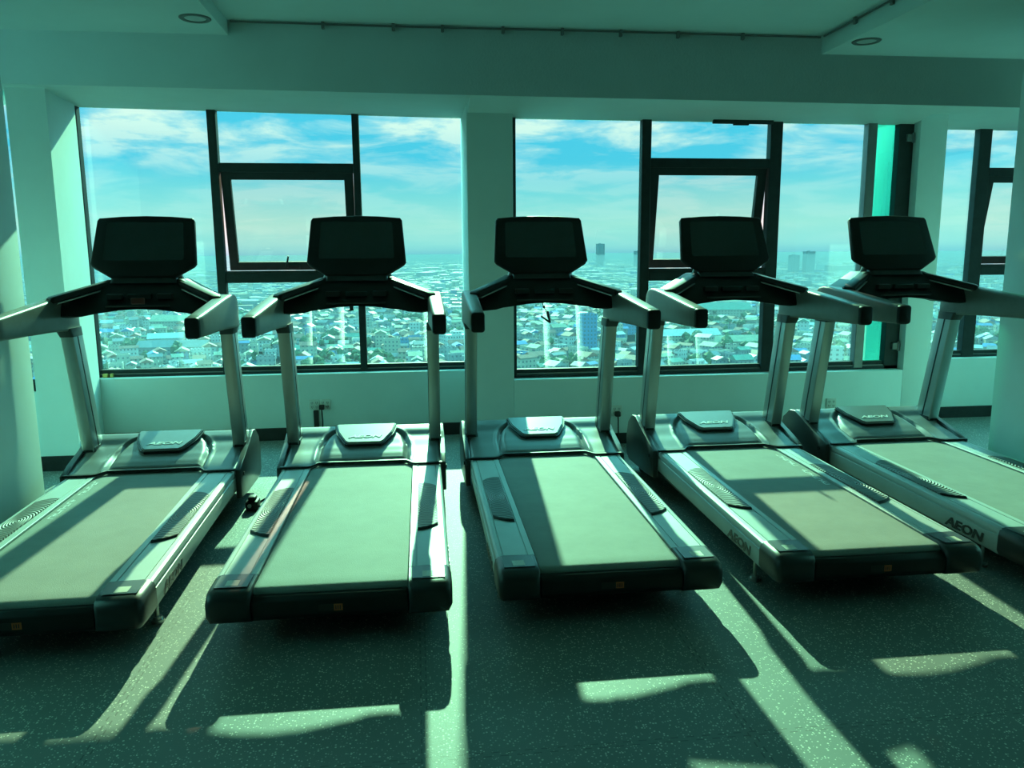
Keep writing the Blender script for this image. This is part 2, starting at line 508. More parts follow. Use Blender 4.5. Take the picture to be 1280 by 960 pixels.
def side_wall(name, x0, x1, ys, label):
    bm = B()
    box(bm, x0, x1, YB, 6.6, 0.0, 0.35)
    box(bm, x0, x1, YB, 6.6, 2.7, 3.3)
    edges = [YB] + [v for a in ys for v in a] + [6.6]
    for a, b in zip(edges[0::2], edges[1::2]):
        box(bm, x0, x1, a, b, 0.35, 2.7)
    struct(name, bm, MAT['wall'], label=label)
side_wall('wall_left', XL - 0.2, XL, [(1.2, 5.5)], 'white side wall with windows, out of view left')
side_wall('wall_right', XR, XR + 0.2, [(1.2, 5.7)], 'white side wall with windows, out of view right')

# skirting boards
for nm, c in (('baseboard_left', (-2.44, 0.39, 6.373, 6.386, 0.10)), ('baseboard_middle', (0.722, 3.868, 5.860, 5.871, 0.085)), ('baseboard_right', (4.09, XR, 6.373, 6.386, 0.10)),
              ('baseboard_left_pier', (-2.60, -2.338, 5.656, 5.671, 0.105)), ('baseboard_column', (0.385, 0.722, 5.860, 5.871, 0.085)), ('baseboard_right_pier', (3.868, 4.09, 5.860, 5.871, 0.085))):
    bm = B(); box(bm, c[0], c[1], c[2], c[3], 0.0, c[4], 0.002, 1)
    struct(nm, bm, MAT['skirting'], label='black skirting strip')

# ------------------------------------------------------------------ windows
def window(n, yf, x0, x1, mullions, sash, z0=0.525, z1=2.53, label='', jamb=(0.03, 0.03), depth=0.07, extra=None, grey=False, tilt=0.13):
    """yf: room-side face of the frame. mullions: [(xa, xb)], sash: index of the bay that opens."""
    w = empty('window_%d' % n, (0, 0, 0))
    w['kind'] = 'structure'; w['label'] = label
    yb = yf + depth
    fm = MAT['frame']
    bm = B()
    # frame ring with a fine step line at the bottom rail
    box(bm, x0, x1, yf, yb, z0, z0 + 0.026, 0.003, 1)
    box(bm, x0, x1, yf + 0.018, yb, z0 + 0.026, z0 + 0.062, 0.003, 1)
    box(bm, x0, x1, yf, yb, z1, z1 + 0.05)
    box(bm, x0, x0 + jamb[0], yf, yb, z0, z1, 0.003, 1)
    box(bm, x1 - jamb[1], x1, yf, yb, z0, z1, 0.003, 1)
    finish('frame', bm, fm, w)
    # thin pale seal above the lower bead
    bm = B(); box(bm, x0 + jamb[0], x1 - jamb[1], yf + 0.004, yf + 0.02, z0 + 0.0265, z0 + 0.032)
    finish('seal', bm, MAT['frame_grey'], w)
    edges = [x0 + jamb[0]] + [v for m in mullions for v in m] + [x1 - jamb[1]]
    for k, (a, b) in enumerate(mullions):
        bm = B(); box(bm, a, b, yf - 0.004, yb, z0 + 0.01, z1, 0.004, 1)
        finish('mullion', bm, MAT['frame_grey'] if k == 2 else fm, w)
    bays = list(zip(edges[0::2], edges[1::2]))
    yg = yf + 0.045
    for i, (a, b) in enumerate(bays):
        if i == sash:
            bm = B(); box(bm, a, b, yf, yb, 2.095, 2.165, 0.004, 1)
            finish('transom', bm, fm, w)
            bm = B(); box(bm, a, b, yf, yb, 1.252, 1.325, 0.004, 1); box(bm, a, b, yf - 0.002, yf + 0.012, 1.325, 1.345, 0.002, 1)
            finish('transom', bm, fm, w)
            for za, zb in ((z0 + 0.055, 1.26), (2.16, z1 + 0.01)):
                bm = B(); box(bm, a - 0.01, b + 0.01, yg, yg + 0.006, za, zb)
                finish('pane', bm, MAT['glass'], w)
            # top hung sash pushed outwards at the bottom
            s = empty('sash', (0, yf + 0.02, 2.10)); s.parent = w
            h = 2.10 - 1.335
            s.rotation_euler = (math.asin(tilt / h), 0, 0)
            bm = B()
            st = 0.075
            box(bm, a + 0.006, a + st, 0, 0.045, -h, 0, 0.003, 1)
            box(bm, b - st, b - 0.006, 0, 0.045, -h, 0, 0.003, 1)
            box(bm, a + st - 0.01, b - st + 0.01, 0, 0.045, -0.06, 0, 0.003, 1)
            box(bm, a + st - 0.01, b - st + 0.01, 0, 0.045, -h, -h + 0.065, 0.003, 1)
            finish('sash_frame', bm, fm, s)
            bm = B(); box(bm, a + st - 0.01, b - st + 0.01, 0.02, 0.026, -h + 0.06, -0.055)
            finish('pane', bm, MAT['glass_sash'], s)
            bm = B()
            mid = (a + b) / 2
            box(bm, mid - 0.05, mid + 0.05, -0.012, 0.0, -h + 0.015, -h + 0.04, 0.003, 1)
            tube(bm, [(mid - 0.05, -0.012, -h + 0.03), (mid - 0.055, -0.035, -h + 0.035), (mid - 0.035, -0.04, -h + 0.12)], [0.008, 0.009, 0.006])
            finish('window_handle', bm, fm, s)
        else:
            bm = B(); box(bm, a - 0.01, b + 0.01, yg, yg + 0.006, z0 + 0.055, z1 + 0.01)
            g = MAT['glass_green'] if (extra and i == extra) else MAT['glass']
            finish('pane', bm, g, w)
    return w

w2 = window(2, 6.46, -2.545, 0.43, [(-1.535, -1.47), (-0.458, -0.405)], 1, z1=2.60, label='wide dark framed window on the left with an open top hung sash', jamb=(0.082, 0.02))
bm = B(); box(bm, -2.44, -2.40, 6.435, 6.462, 0.532, 0.562, 0.004, 1); box(bm, -2.385, -2.36, 6.435, 6.462, 0.532, 0.562, 0.004, 1)
tag(finish('latch', bm, MAT['brass'], w2), 'small yellow latch')
w3 = window(3, 5.95, 0.724, 3.868, [(1.703, 1.775), (2.705, 2.80), (3.49, 3.565)], 1, z1=2.50, label='wide dark framed window on the right with an open top hung sash', jamb=(0.03, 0.12), extra=3)
for zz in (2.30, 0.68):
    bm = B(); box(bm, 3.80, 3.862, 5.925, 5.952, zz, zz + 0.055, 0.004, 1); tube(bm, [(3.85, 5.925, zz - 0.01), (3.85, 5.925, zz + 0.065)], 0.010)
    tag(finish('hinge', bm, MAT['frame_grey'], w3), 'grey hinge')
bm = B(); box(bm, 2.24, 2.71, 5.92, 5.95, 2.415, 2.445, 0.003, 1); box(bm, 2.40, 2.52, 5.925, 5.95, 2.405, 2.418, 0.003, 1)
finish('top_stay', bm, MAT['frame'], w3)
w4 = window(4, 6.46, 4.10, 6.25, [(4.80, 4.915), (5.72, 5.80)], 1, z1=2.55, label='narrow view of a dark framed window beyond the right pier')
w1 = window(1, 5.74, -2.98, -2.575, [], 9, z0=0.55, z1=2.60, label='narrow strip of window between left column and left pier', jamb=(0.02, 0.012))
bm = B(); box(bm, -2.66, -2.60, 5.72, 5.742, 0.60, 0.635, 0.004, 1); box(bm, -2.645, -2.615, 5.725, 5.742, 0.56, 0.60, 0.004, 1)
finish('window_handle', bm, MAT['frame'], w1)
for nm, x, yr in ((5, XL - 0.12, (1.2, 5.5)), (6, XR + 0.06, (1.2, 5.7))):
    w = empty('window_%d' % nm); w['kind'] = 'structure'; w['label'] = 'side window out of view'
    bm = B()
    for za, zb in ((0.35, 0.41), (2.64, 2.7)):
        box(bm, x, x + 0.06, yr[0], yr[1], za, zb)
    for k in range(4):
        yy = yr[0] + (yr[1] - yr[0] - 0.06) * k / 3
        box(bm, x, x + 0.06, yy, yy + 0.06, 0.4, 2.65)
    finish('frame', bm, MAT['frame'], w)
    bm = B(); box(bm, x + 0.03, x + 0.036, yr[0], yr[1], 0.36, 2.69)
    finish('pane', bm, MAT['glass_side'], w)

# ------------------------------------------------------------------ treadmill
def dz(y):
    return 0.0155 * max(y, 0.0)

def rail_section(s, y):
    p = [(.290, .210), (.290, .241), (.292, .243), (.316, .243), (.3175, .2395), (.3215, .2395), (.323, .242), (.417, .242), (.4185, .2385), (.4215, .2385),
         (.423, .2415), (.438, .240), (.4475, .234), (.452, .222), (.452, .213), (.448, .2105), (.448, .203), (.453, .200), (.4555, .180), (.4545, .150), (.447, .120), (.432, .108), (.300, .108)]
    return [(s * x, y, z + dz(y)) for x, z in p]

def lerp(a, b, t):
    return a + (b - a) * t

def pw(t, pts):
    if t <= pts[0][0]: return pts[0][1]
    for (a, va), (b, vb) in zip(pts, pts[1:]):
        if t <= b:
            u = (t - a) / (b - a); u = u * u * (3 - 2 * u) * 0.35 + u * 0.65
            return lerp(va, vb, u)
    return pts[-1][1]

def sstep(a, b, t):
    t = max(0.0, min(1.0, (t - a) / (b - a)))
    return t * t * (3 - 2 * t)

def arch(y):      # half width of the sculpted arch in the hood at depth y
    return pw(y, [(1.50, .268), (1.60, .276), (1.75, .276), (1.86, .255), (1.92, .215), (1.96, .17), (2.2, .17)])

def hood_z(x, y):
    ax = abs(x)
    sh = pw(y, [(1.50, .262), (1.52, .272), (1.70, .310), (1.86, .350), (1.94, .385), (1.99, .397), (2.05, .385), (2.12, .30)])
    ce = pw(y, [(1.575, .262), (1.595, .284), (1.66, .308), (1.73, .328), (1.84, .356), (1.93, .384), (1.99, .399), (2.05, .388), (2.12, .31)])
    a = arch(y)
    k = sstep(a - 0.040, a - 0.004, ax)
    z = lerp(ce, sh, k)
    fade = 1 - sstep(1.90, 1.97, y)
    z -= 0.019 * fade * math.exp(-((ax - (a - 0.022)) / 0.015) ** 2)
    z += 0.007 * fade * math.exp(-((ax - (a + 0.004)) / 0.009) ** 2)
    z -= 0.012 * sstep(0.43, 0.456, ax)
    return z

def y_start(x):
    return lerp(1.575, 1.500, sstep(0.245, 0.300, abs(x)))

def hood_mesh():
    bm = B()
    NX, NY = 96, 36
    grid = []
    for i in range(NX + 1):
        x = -.456 + .912 * i / NX
        row = []
        y0 = y_start(x)
        for j in range(NY + 1):
            t = j / NY
            y = lerp(y0, 2.12, t ** 0.9)
            row.append(bm.verts.new((x, y, hood_z(x, y) if j else hood_z(x, y) - 0.004)))
        grid.append(row)
    for i in range(NX):
        for j in range(NY):
            bm.faces.new((grid[i][j], grid[i + 1][j], grid[i + 1][j + 1], grid[i][j + 1]))
    # skirts
    front = [bm.verts.new((c[-1].co.x, 2.135, 0.09)) for c in grid]
    rear = [bm.verts.new((c[0].co.x, c[0].co.y + 0.004, 0.245)) for c in grid]
    for i in range(NX):
        bm.faces.new((grid[i][-1], grid[i + 1][-1], front[i + 1], front[i]))
        bm.faces.new((grid[i + 1][0], grid[i][0], rear[i], rear[i + 1]))
    for c, k in ((grid[0], 0), (grid[-1], 1)):
        low = [bm.verts.new((v.co.x, v.co.y, 0.11)) for v in c]
        for j in range(NY):
            bm.faces.new((c[j], c[j + 1], low[j + 1], low[j]))
    return bm

def handle_mesh(s):
    # side profile (y, z): long tapering grip whose front end rounds down onto the upright
    bm = B()
    st = [  # y, z low, z high, half width
        (0.858, 1.086, 1.176, .029), (0.866, 1.082, 1.181, .033), (0.95, 1.080, 1.189, .035), (1.20, 1.076, 1.213, .037), (1.45, 1.070, 1.237, .039),
        (1.60, 1.062, 1.249, .040), (1.68, 1.055, 1.250, .040), (1.735, 1.052, 1.240, .039), (1.765, 1.052, 1.215, .038), (1.782, 1.055, 1.17, .036), (1.788, 1.07, 1.12, .030)]
    rings = []
    for y, zl, zh, hw in st:
        xc = lerp(.447, .437, sstep(.86, 1.7, y))
        h = zh - zl
        rr = rrect(hw * 2, h, min(.014, h * .3, hw * .6), 3)
        rings.append([(s * (xc + q[0]), y, (zl + zh) / 2 + q[1]) for q in rr])
    loft(bm, rings)
    return bm

def make_treadmill():
    root = empty('treadmill')
    for s in (-1, 1):
        # ---- foot rail with pad, maker's lettering
        bm = B(); loft(bm, [rail_section(s, y) for y in (0.03, 0.4, 0.8, 1.2, 1.53)])
        rail = finish('side_rail', bm, MAT['silver'], root, smooth=25)
        pad = B()
        NP = 14
        top = []; bot = []
        outline = []
        for k in range(NP + 1):       # rear lip bows, the front end is slanted
            t = k / NP
            x = lerp(.324, .416, t)
            outline.append((x, lerp(.435, .500, t) - .012 * math.sin(math.pi * t)))
        for k in range(NP + 1):
            t = 1 - k / NP
            x = lerp(.324, .416, t)
            outline.append((x, lerp(1.125, 1.075, t) + .02 * math.sin(math.pi * t)))
        cy = .78; cx = .37
        v1 = [pad.verts.new((s * (x - cx), y - cy, 0.0)) for x, y in outline]
        v2 = [pad.verts.new((s * (x - cx), y - cy, 0.0035 + (0.006 * (1 - sstep(.44, .56, y))))) for x, y in outline]
        n = len(outline)
        for i in range(n):
            pad.faces.new((v1[i], v1[(i + 1) % n], v2[(i + 1) % n], v2[i]))
        half = NP + 1
        for i in range(NP):
            pad.faces.new((v2[i], v2[i + 1], v2[n - 2 - i], v2[n - 1 - i]))
            pad.faces.new((v1[i + 1], v1[i], v1[n - 1 - i], v1[n - 2 - i]))
        po = finish('foot_pad', pad, MAT['pad'], rail, smooth=20)
        po.location = (s * cx, cy, .242 + dz(cy)); po.rotation_euler = (math.atan(.0155), 0, 0)
        lip = B()
        for k in range(NP):
            pass
        pts = [(s * x, y - .002, .2425 + dz(y)) for x, y in outline[:NP + 1]]
        rings = [[(p[0], p[1] - .012, p[2]), (p[0], p[1] + .002, p[2]), (p[0], p[1] + .002, p[2] + .0105), (p[0], p[1] - .004, p[2] + .009)] for p in pts]
        loft(lip, rings)
        finish('pad_lip', lip, MAT['black'], rail)
        tb = text_bm('AEON', .062, shear=.2, sx=1.5)
        tx = finish('brand_lettering', tb, MAT['letter_dark'], rail, smooth=0)
        tx.location = (s * .4565, .26, .158); tx.rotation_euler = (R(90), 0, R(90) if s > 0 else R(-90))
        # ---- rear end cap
        bm = B()
        def cap_ring(y, g, zt, zb):
            p = [(.286 + g, zb + g), (.286 + g, zt - .012), (.292 + g, zt - .002), (.420 - g, zt), (.440 - g, zt - .004), (.453 - g, zt - .016), (.458 - g, zt - .04), (.458 - g, zb + .03), (.446 - g, zb + .006), (.42 - g, zb + g)]
            return [(s * x, y, z) for x, z in p]
        loft(bm, [cap_ring(.034, .0, .2445, .110), cap_ring(-.06, .0, .2440, .112), cap_ring(-.105, .001, .2415, .114), cap_ring(-.128, .004, .2340, .116), cap_ring(-.141, .010, .222, .122), cap_ring(-.146, .022, .205, .135)])
        cap = finish('end_cap', bm, MAT['cap'], root, smooth=50)
        bm = B(); box(bm, s * .305 if s > 0 else s * .43, s * .43 if s > 0 else s * .305, -.095, .022, .2435, .2455, .001, 1)
        finish('cap_plate', bm, MAT['cap'], cap)
        bm = B(); box(bm, min(s * .344, s * .392), max(s * .344, s * .392), -.082, -.030, .2455, .2462)
        lab = finish('warning_label', bm, MAT['label_white'], cap, smooth=0)
        # ---- belt print is added per machine; feet
        bm = B(); disc(bm, (s * .405, .185, 0), .026, .012); disc(bm, (s * .405, .185, .012), .018, .012); tube(bm, [(s * .405, .185, .02), (s * .405, .185, .125)], .008)
        finish('foot', bm, MAT['chrome'], root)
        bm = B(); disc(bm, (s * .40 - .0175, 2.02, .045), .045, .035, 'x'); disc(bm, (s * .40 - .022, 2.02, .045), .012, .044, 'x')
        finish('wheel', bm, MAT['rubber'], root)
        # ---- upright post with side groove, foot collar and top bracket
        bm = B()
        rings = []
        for k in range(9):
            t = k / 8
            y = lerp(1.872, 1.708, t); z = lerp(.315, 1.075, t)
            rr = rrect(.068, .150, .006, 3)
            rings.append([(s * .425 + q[0], y + q[1] * lerp(1.0, .9, t), z) for q in rr])
        loft(bm, rings)
        up = finish('upright', bm, MAT['alu'], root)
        for side in (-1, 1):
            bm = B()
            rings = []
            for k in range(2):
                t = k
                y = lerp(1.872, 1.708, t) - .005; z = lerp(.345, 1.06, t)
                xx = s * .425 + side * .0345
                rings.append([(xx - .001, y - .006, z), (xx + .001, y - .006, z), (xx + .001, y + .006, z), (xx - .001, y + .006, z)])
            loft(bm, rings)
            finish('trim_strip', bm, MAT['black'] if side * s < 0 else MAT['cap'], up)
        bm = B(); loft(bm, [[(s * .425 + q[0], 1.872 + q[1], .335) for q in rrect(.078, .16, .014, 3)], [(s * .425 + q[0], 1.866 + q[1], .362) for q in rrect(.074, .156, .013, 3)]])
        finish('collar', bm, MAT['cap'], up)
        bm = B(); loft(bm, [[(s * .425 + q[0], 1.716 + q[1], 1.025) for q in rrect(.074, .145, .013, 3)], [(s * .432 + q[0], 1.700 + q[1], 1.075) for q in rrect(.084, .175, .018, 3)]])
        finish('top_bracket', bm, MAT['cap'], up)
        # ---- handlebar
        hb = finish('handlebar', handle_mesh(s), MAT['grip'], root)
        bm = B()
        rr = rrect(.062, .092, .014, 4)
        rings = [[(s * .447 + q[0] * g, y, 1.131 + q[1] * g) for q in rr] for y, g in ((.872, 1.10), (.858, 1.10), (.850, 1.04), (.847, .9))]
        loft(bm, rings)
        finish('grip_end', bm, MAT['black'], hb)
        # ---- hand rest bar leaving the console above the handlebar
        bm = B()
        a = Vector((s * .19, 1.70, 1.318)); b = Vector((s * .425, 1.47, 1.236))
        d = (b - a); side_v = Vector((-d.y, d.x, 0)).normalized()
        rings = []
        for t, g in ((0, 1), (.5, 1), (.96, 1), (1.0, .7)):
            p = a.lerp(b, t)
            rings.append([p + side_v * q[0] * g + Vector((0, 0, 1)) * q[1] * g for q in rrect(.075, .034, .010, 3)])
        loft(bm, rings)
        hr = finish('hand_rest', bm, MAT['black'], root)
        bm = B()
        rings = []
        for t in (0.1, .92):
            p = a.lerp(b, t) + Vector((0, 0, -.022))
            rings.append([p + side_v * q[0] + Vector((0, 0, 1)) * q[1] for q in rrect(.082, .008, .003, 2)])
        loft(bm, rings)
        finish('trim_strip', bm, MAT['alu'], hr)
        # ---- dark side shroud with a raised rim
        bm = B()
        prof = [(1.515, .10), (1.515, .268), (1.62, .300), (1.80, .348), (1.87, .375), (1.95, .400), (2.03, .392), (2.12, .33), (2.16, .22), (2.15, .10), (2.08, .07), (1.70, .085)]
        x0, x1 = sorted((s * .452, s * .482))
        prism(bm, prof, 'x', x0, x1, .007, 3)
        sh = finish('side_shroud', bm, MAT['shroud'], root, smooth=50)
        bm = B(); disc(bm, (s * .482 if s > 0 else s * .482 - .006, 1.60, .222), .012, .006, 'x')
        finish('screw_cap', bm, MAT['black'], sh)
    # ---- rear cover between the caps
    bm = B(); prism(bm, [(-.05, .115), (-.118, .118), (-.134, .140), (-.134, .195), (-.115, .212), (-.05, .212)], 'x', -.288, .288, .004, 2)
    cov = finish('rear_cover', bm, MAT['black'], root, smooth=50)
    bm = B(); box(bm, -.045, .012, -.1352, -.134, .150, .176)
    finish('warning_label', bm, MAT['label_dark'], cov, smooth=0)
    bm = B(); box(bm, .012, .045, -.1352, -.134, .150, .176); 
    tag(finish('warning_label', bm, MAT['label_orange'], cov, smooth=0), 'orange label')
    bm = B()
    for k in range(3):
        box(bm, .018 + k * .008, .0215 + k * .008, -.1358, -.135, .155, .171)
    finish('label_mark', bm, MAT['label_dark'], cov, smooth=0)
    # ---- belt, wrapped over the rear roller
    bm = B()
    prof = [(1.62, .232 + dz(1.6)), (0.0, .234)]
    for k in range(9):
        a = R(90 + 22.5 * k)
        prof.append((-.070 + .026 * math.cos(a), .209 + .0255 * math.sin(a)))
    prof += [(0.0, .180), (1.62, .200)]
    prism(bm, prof, 'x', -.286, .286)
    belt = finish('running_belt', bm, MAT['belt'], root, smooth=50)
    # ---- black deck seat and base frame
    bm = B(); box(bm, -.43, .43, .05, 2.05, .112, .165)
    finish('deck', bm, MAT['black'], root)
    bm = B(); box(bm, -.36, -.31, .12, 2.0, .07, .12, .004, 1); box(bm, .31, .36, .12, 2.0, .07, .12, .004, 1); box(bm, -.36, .36, 1.9, 1.96, .07, .12, .004, 1); box(bm, -.36, .36, .16, .21, .08, .12, .004, 1)
    finish('base_frame', bm, MAT['black'], root)
    # ---- hood
    hood = finish('motor_hood', hood_mesh(), MAT['hood'], root, smooth=42)
    bm = B()
    rings = []
    for i in range(49):
        x = -.458 + .916 * i / 48
        y = y_start(x) - .004
        rings.append([(x, y - .010, .244 + dz(1.5)), (x, y + .014, .244 + dz(1.5)), (x, y + .014, .2555 + dz(1.5)), (x, y - .006, .2555 + dz(1.5))])
    loft(bm, rings)
    finish('hood_lip', bm, MAT['black'], hood, smooth=60)
    bm = B()
    out = [(-.115, 1.745), (-.095, 1.728), (.095, 1.728), (.115, 1.745), (.165, 1.86), (.186, 1.965), (-.186, 1.965), (-.165, 1.86)]
    def bz(y): return .345 + (y - 1.728) * .26
    lo = [bm.verts.new((x, y, bz(y) - .022)) for x, y in out]
    hi = [bm.verts.new((x * .985, y, bz(y) + .010)) for x, y in out]
    n = len(out)
    fs = [bm.faces.new((lo[i], lo[(i + 1) % n], hi[(i + 1) % n], hi[i])) for i in range(n)]
    fs.append(bm.faces.new(hi)); fs.append(bm.faces.new(list(reversed(lo))))
    bmesh.ops.bevel(bm, geom=list(fs[-2].edges), offset=.005, segments=2, affect='EDGES')
    badge = finish('badge_plate', bm, MAT['badge'], hood, smooth=40)
    bm = B()
    rim = [(x * 1.045, 1.728 + (y - 1.728) * 1.0 - .008, bz(y) - .004) for x, y in out]
    lo2 = [bm.verts.new((p[0] * .9, p[1] + .012, p[2] - .03)) for p in rim]; hi2 = [bm.verts.new(p) for p in rim]
    for i in range(n):
        bm.faces.new((lo2[i], lo2[(i + 1) % n], hi2[(i + 1) % n], hi2[i]))
    bm.faces.new(hi2); bm.faces.new(list(reversed(lo2)))
    finish('badge_rim', bm, MAT['black'], badge, smooth=30)
    tb = text_bm('AEON', .044, extrude=.001, shear=.25, sx=1.55)
    tx = finish('brand_lettering', tb, MAT['letter'], badge, smooth=0)
    tx.location = (0.0, 1.795, bz(1.795) + .0115); tx.rotation_euler = (math.atan(.26), 0, 0)
    # ---- console
    bm = B()
    prof = [(-.435, 1.222), (-.30, 1.283), (-.195, 1.335), (.195, 1.335), (.30, 1.283), (.435, 1.222), (.43, 1.135), (.36, 1.128), (.29, 1.135), (.25, 1.146), (.20, 1.152), (.10, 1.166), (0, 1.171), (-.10, 1.166), (-.20, 1.152), (-.25, 1.146), (-.29, 1.135), (-.36, 1.128), (-.43, 1.135)]
    prof = [(x, z + (.010 if z < 1.2 else .003)) for x, z in prof]
    prism(bm, prof, 'y', 1.545, 1.735, .010, 2)
    for v in bm.verts:
        v.co.y += max(0, v.co.z - 1.20) * 1.0 - .01
    con = finish('console', bm, MAT['black'], root, smooth=45)
    bm = B(); box(bm, -.165, .165, 1.521, 1.545, 1.194, 1.202, .003, 1)
    finish('console_ledge', bm, MAT['cap'], con)
    for s in (-1, 1):
        bm = B(); box(bm, min(s * .09, s * .17), max(s * .09, s * .17), 1.563, 1.60, 1.232, 1.262, .003, 1)
        finish('control_button', bm, MAT['cap'], con)
    bm = B(); box(bm, -.06, .06, 1.563, 1.60, 1.232, 1.262, .003, 1)
    finish('control_panel', bm, MAT['screen'], con)
    # ---- monitor on its neck, tilted back
    bm = B()
    loft(bm, [[(q[0], 1.70 + q[1], 1.318) for q in rrect(.36, .12, .03, 3)], [(q[0], 1.715 + q[1], 1.375) for q in rrect(.33, .08, .03, 3)]])
    finish('monitor_neck', bm, MAT['cap'], root, smooth=50)
    for s in (-1, 1):
        bm = B(); tube(bm, [(s * .185, 1.74, 1.325), (s * .165, 1.73, 1.385)], .016)
        finish('neck_bolt', bm, MAT['alu'], root)
    mon = empty('monitor', (0, 1.655, 1.362)); mon.parent = root
    mon.rotation_euler = (R(-24.0), 0, 0)
    out = [(-.165, -.012), (-.18, -.004), (-.268, .052), (-.281, .070), (-.262, .330), (-.252, .345), (-.13, .356), (0, .360), (.13, .356), (.252, .345), (.262, .330), (.281, .070), (.268, .052), (.18, -.004), (.165, -.012)]
    out = list(reversed(out))
    bm = B()
    def sc(g, y, gz=None):
        return [(x * g, y, .17 + (z - .17) * (gz or g)) for x, z in out]
    loft(bm, [sc(.965, -.004), sc(.99, .001), sc(1.0, .008), sc(1.0, .026), sc(.96, .040), sc(.86, .052), sc(.6, .060)])
    finish('monitor_housing', bm, MAT['black'], mon, smooth=40)
    bm = B()
    o2 = [(-.214, .098), (-.206, .086), (.206, .086), (.214, .098), (.204, .306), (.196, .316), (-.196, .316), (-.204, .306)]
    prism(bm, o2, 'y', -.0055, .002)
    finish('screen', bm, MAT['screen'], mon, smooth=20)
    return root, belt, con

tm, belt0, con0 = make_treadmill()
T = [(-1.477, 2.981, .68), (-.346, 2.986, -.51), (.747, 3.037, -.06), (1.892, 3.051, -.23), (3.014, 3.064, -.165)]
TL = ['leftmost treadmill, its left side cut off by the photo edge', 'second treadmill from the left, its tail nearest the camera',
      'middle treadmill with a safety clip dangling below its console', 'fourth treadmill from the left with a shadow bar across its belt', 'rightmost treadmill in front of the column at the right edge']
tms = []
for k, (x, y, a) in enumerate(T):
    o = tm if k == 0 else copy_tree(tm)
    o.location = (x, y, 0); o.rotation_euler = (0, 0, R(a))
    tag(o, TL[k], 'treadmill', 'row of treadmills facing the windows')
    tms.append(o)

def child(o, stem_):
    for c in o.children:
        if c.name.split('.')[0] == stem_:
            return c
# worn print running along the belt of two machines : two words of unreadable marks
def belt_print(o, x, words):
    rnd = random.Random(5)
    for y0, n in words:
        bm = B()
        y = y0
        for g in range(n):
            w = rnd.uniform(.020, .030)
            zt = .2342 + dz(y) * 0.9
            box(bm, x - .013, x + .013, y, y + .006, zt - .001, zt + .0006)
            box(bm, x - .013 + .010 * (g % 3), x - .008 + .010 * (g % 3), y, y + w + .010, zt - .001, zt + .0005)
            if g % 2:
                box(bm, x - .013, x + .013, y + w * .6, y + w * .6 + .006, zt - .001, zt + .0004)
            y += w + .009
        finish('belt_print', bm, MAT['print'], child(o, 'running_belt'), smooth=0)
belt_print(tms[0], -.255, [(.84, 8), (1.20, 7)])
belt_print(tms[3], .250, [(.78, 8), (1.14, 7)])
# safety clips
bm = B()
tube(bm, [(-.02, 1.52, 1.184), (-.015, 1.515, 1.160), (.0, 1.51, 1.14), (.006, 1.505, 1.11), (.012, 1.50, 1.09)], .0025, 6)
disc(bm, (-.012, 1.508, 1.158), .008, .012, 'y', 10)
prism(bm, [(.004, 1.135), (.012, 1.135), (.026, 1.068), (.016, 1.066)], 'y', 1.495, 1.506)
prism(bm, [(.016, 1.066), (.026, 1.072), (-.028, 1.110), (-.034, 1.102)], 'y', 1.495, 1.506)
tag(finish('safety_clip', bm, MAT['rubber'], child(tms[2], 'console')), 'black clip hanging on a thin cord')
bm = B()
box(bm, -.035, -.015, 1.505, 1.525, 1.162, 1.186, .003, 1); tube(bm, [(-.025, 1.51, 1.164), (-.04, 1.505, 1.158), (-.012, 1.502, 1.162)], .004, 6)
finish('safety_clip', bm, MAT['rubber'], child(tms[1], 'console'))
bm = B()
box(bm, -.02, .05, 1.484, 1.497, 1.21, 1.245, .004, 1)
tag(finish('stop_button', bm, MAT['red'], child(tms[0], 'console')), 'dull red stop strip')

# ------------------------------------------------------------------ sockets, plugs, cords
def socket(x, y, z, label, w=.083, h=.083, holes=True):
    o = empty('wall_socket', (x, y, z))
    bm = B(); box(bm, -w / 2, w / 2, -.010, .0, -h / 2, h / 2, .003, 2)
    finish('face_plate', bm, MAT['socket'], o)
    for cx, cz in ((-.018, .016), (.018, .016), (-.018, -.018), (.018, -.018)):
        bm = B()
        box(bm, cx - .007, cx - .004, -.0108, -.009, cz - .007, cz + .007); box(bm, cx + .004, cx + .007, -.0108, -.009, cz - .007, cz + .007); box(bm, cx - .002, cx + .002, -.0108, -.009, cz - .013, cz - .009)
        finish('outlet_slot', bm, MAT['rubber'], o, smooth=0)
    return tag(o, label, 'wall socket', 'wall sockets under the windows')
socket(-.829, 6.385, .282, 'white wall socket under the left window with no plug in it')
socket(-.744, 6.385, .282, 'white wall socket under the left window with a black plug in it')
socket(1.43, 5.87, .262, 'white wall socket half hidden by the upright of the middle treadmill')
socket(1.518, 5.87, .262, 'white wall socket right of the middle treadmill with a black plug in it')
socket(3.27, 5.87, .268, 'white wall socket behind the rightmost treadmill')

def plug(x, y, z, zend, label, drift=.02):
    o = empty('power_plug', (x, y, z))
    bm = B(); box(bm, -.020, .020, -.040, 0, -.018, .020, .006, 2)
    finish('plug_body', bm, MAT['rubber'], o)
    bm = B(); tube(bm, [(0, -.03, -.012), (.002, -.032, -.05), (.004, -.026, -.11), (drift, -.022, zend - z + .01), (drift + .004, -.03, zend - z)], .0055, 8)
    finish('cord', bm, MAT['rubber'], o)
    return tag(o, label, 'plug')
plug(-.770, 6.374, .262, .012, 'black plug and hanging cord below the left window', .0)
plug(1.520, 5.859, .240, .012, 'black plug and hanging cord right of the middle treadmill', .01)
bm = B(); box(bm, -.838, -.800, 6.365, 6.385, .10, .236, .003, 1)
tag(finish('cable_cover', bm, MAT['rubber']), 'short black cable cover below the plugless socket under the left window', 'cable cover')

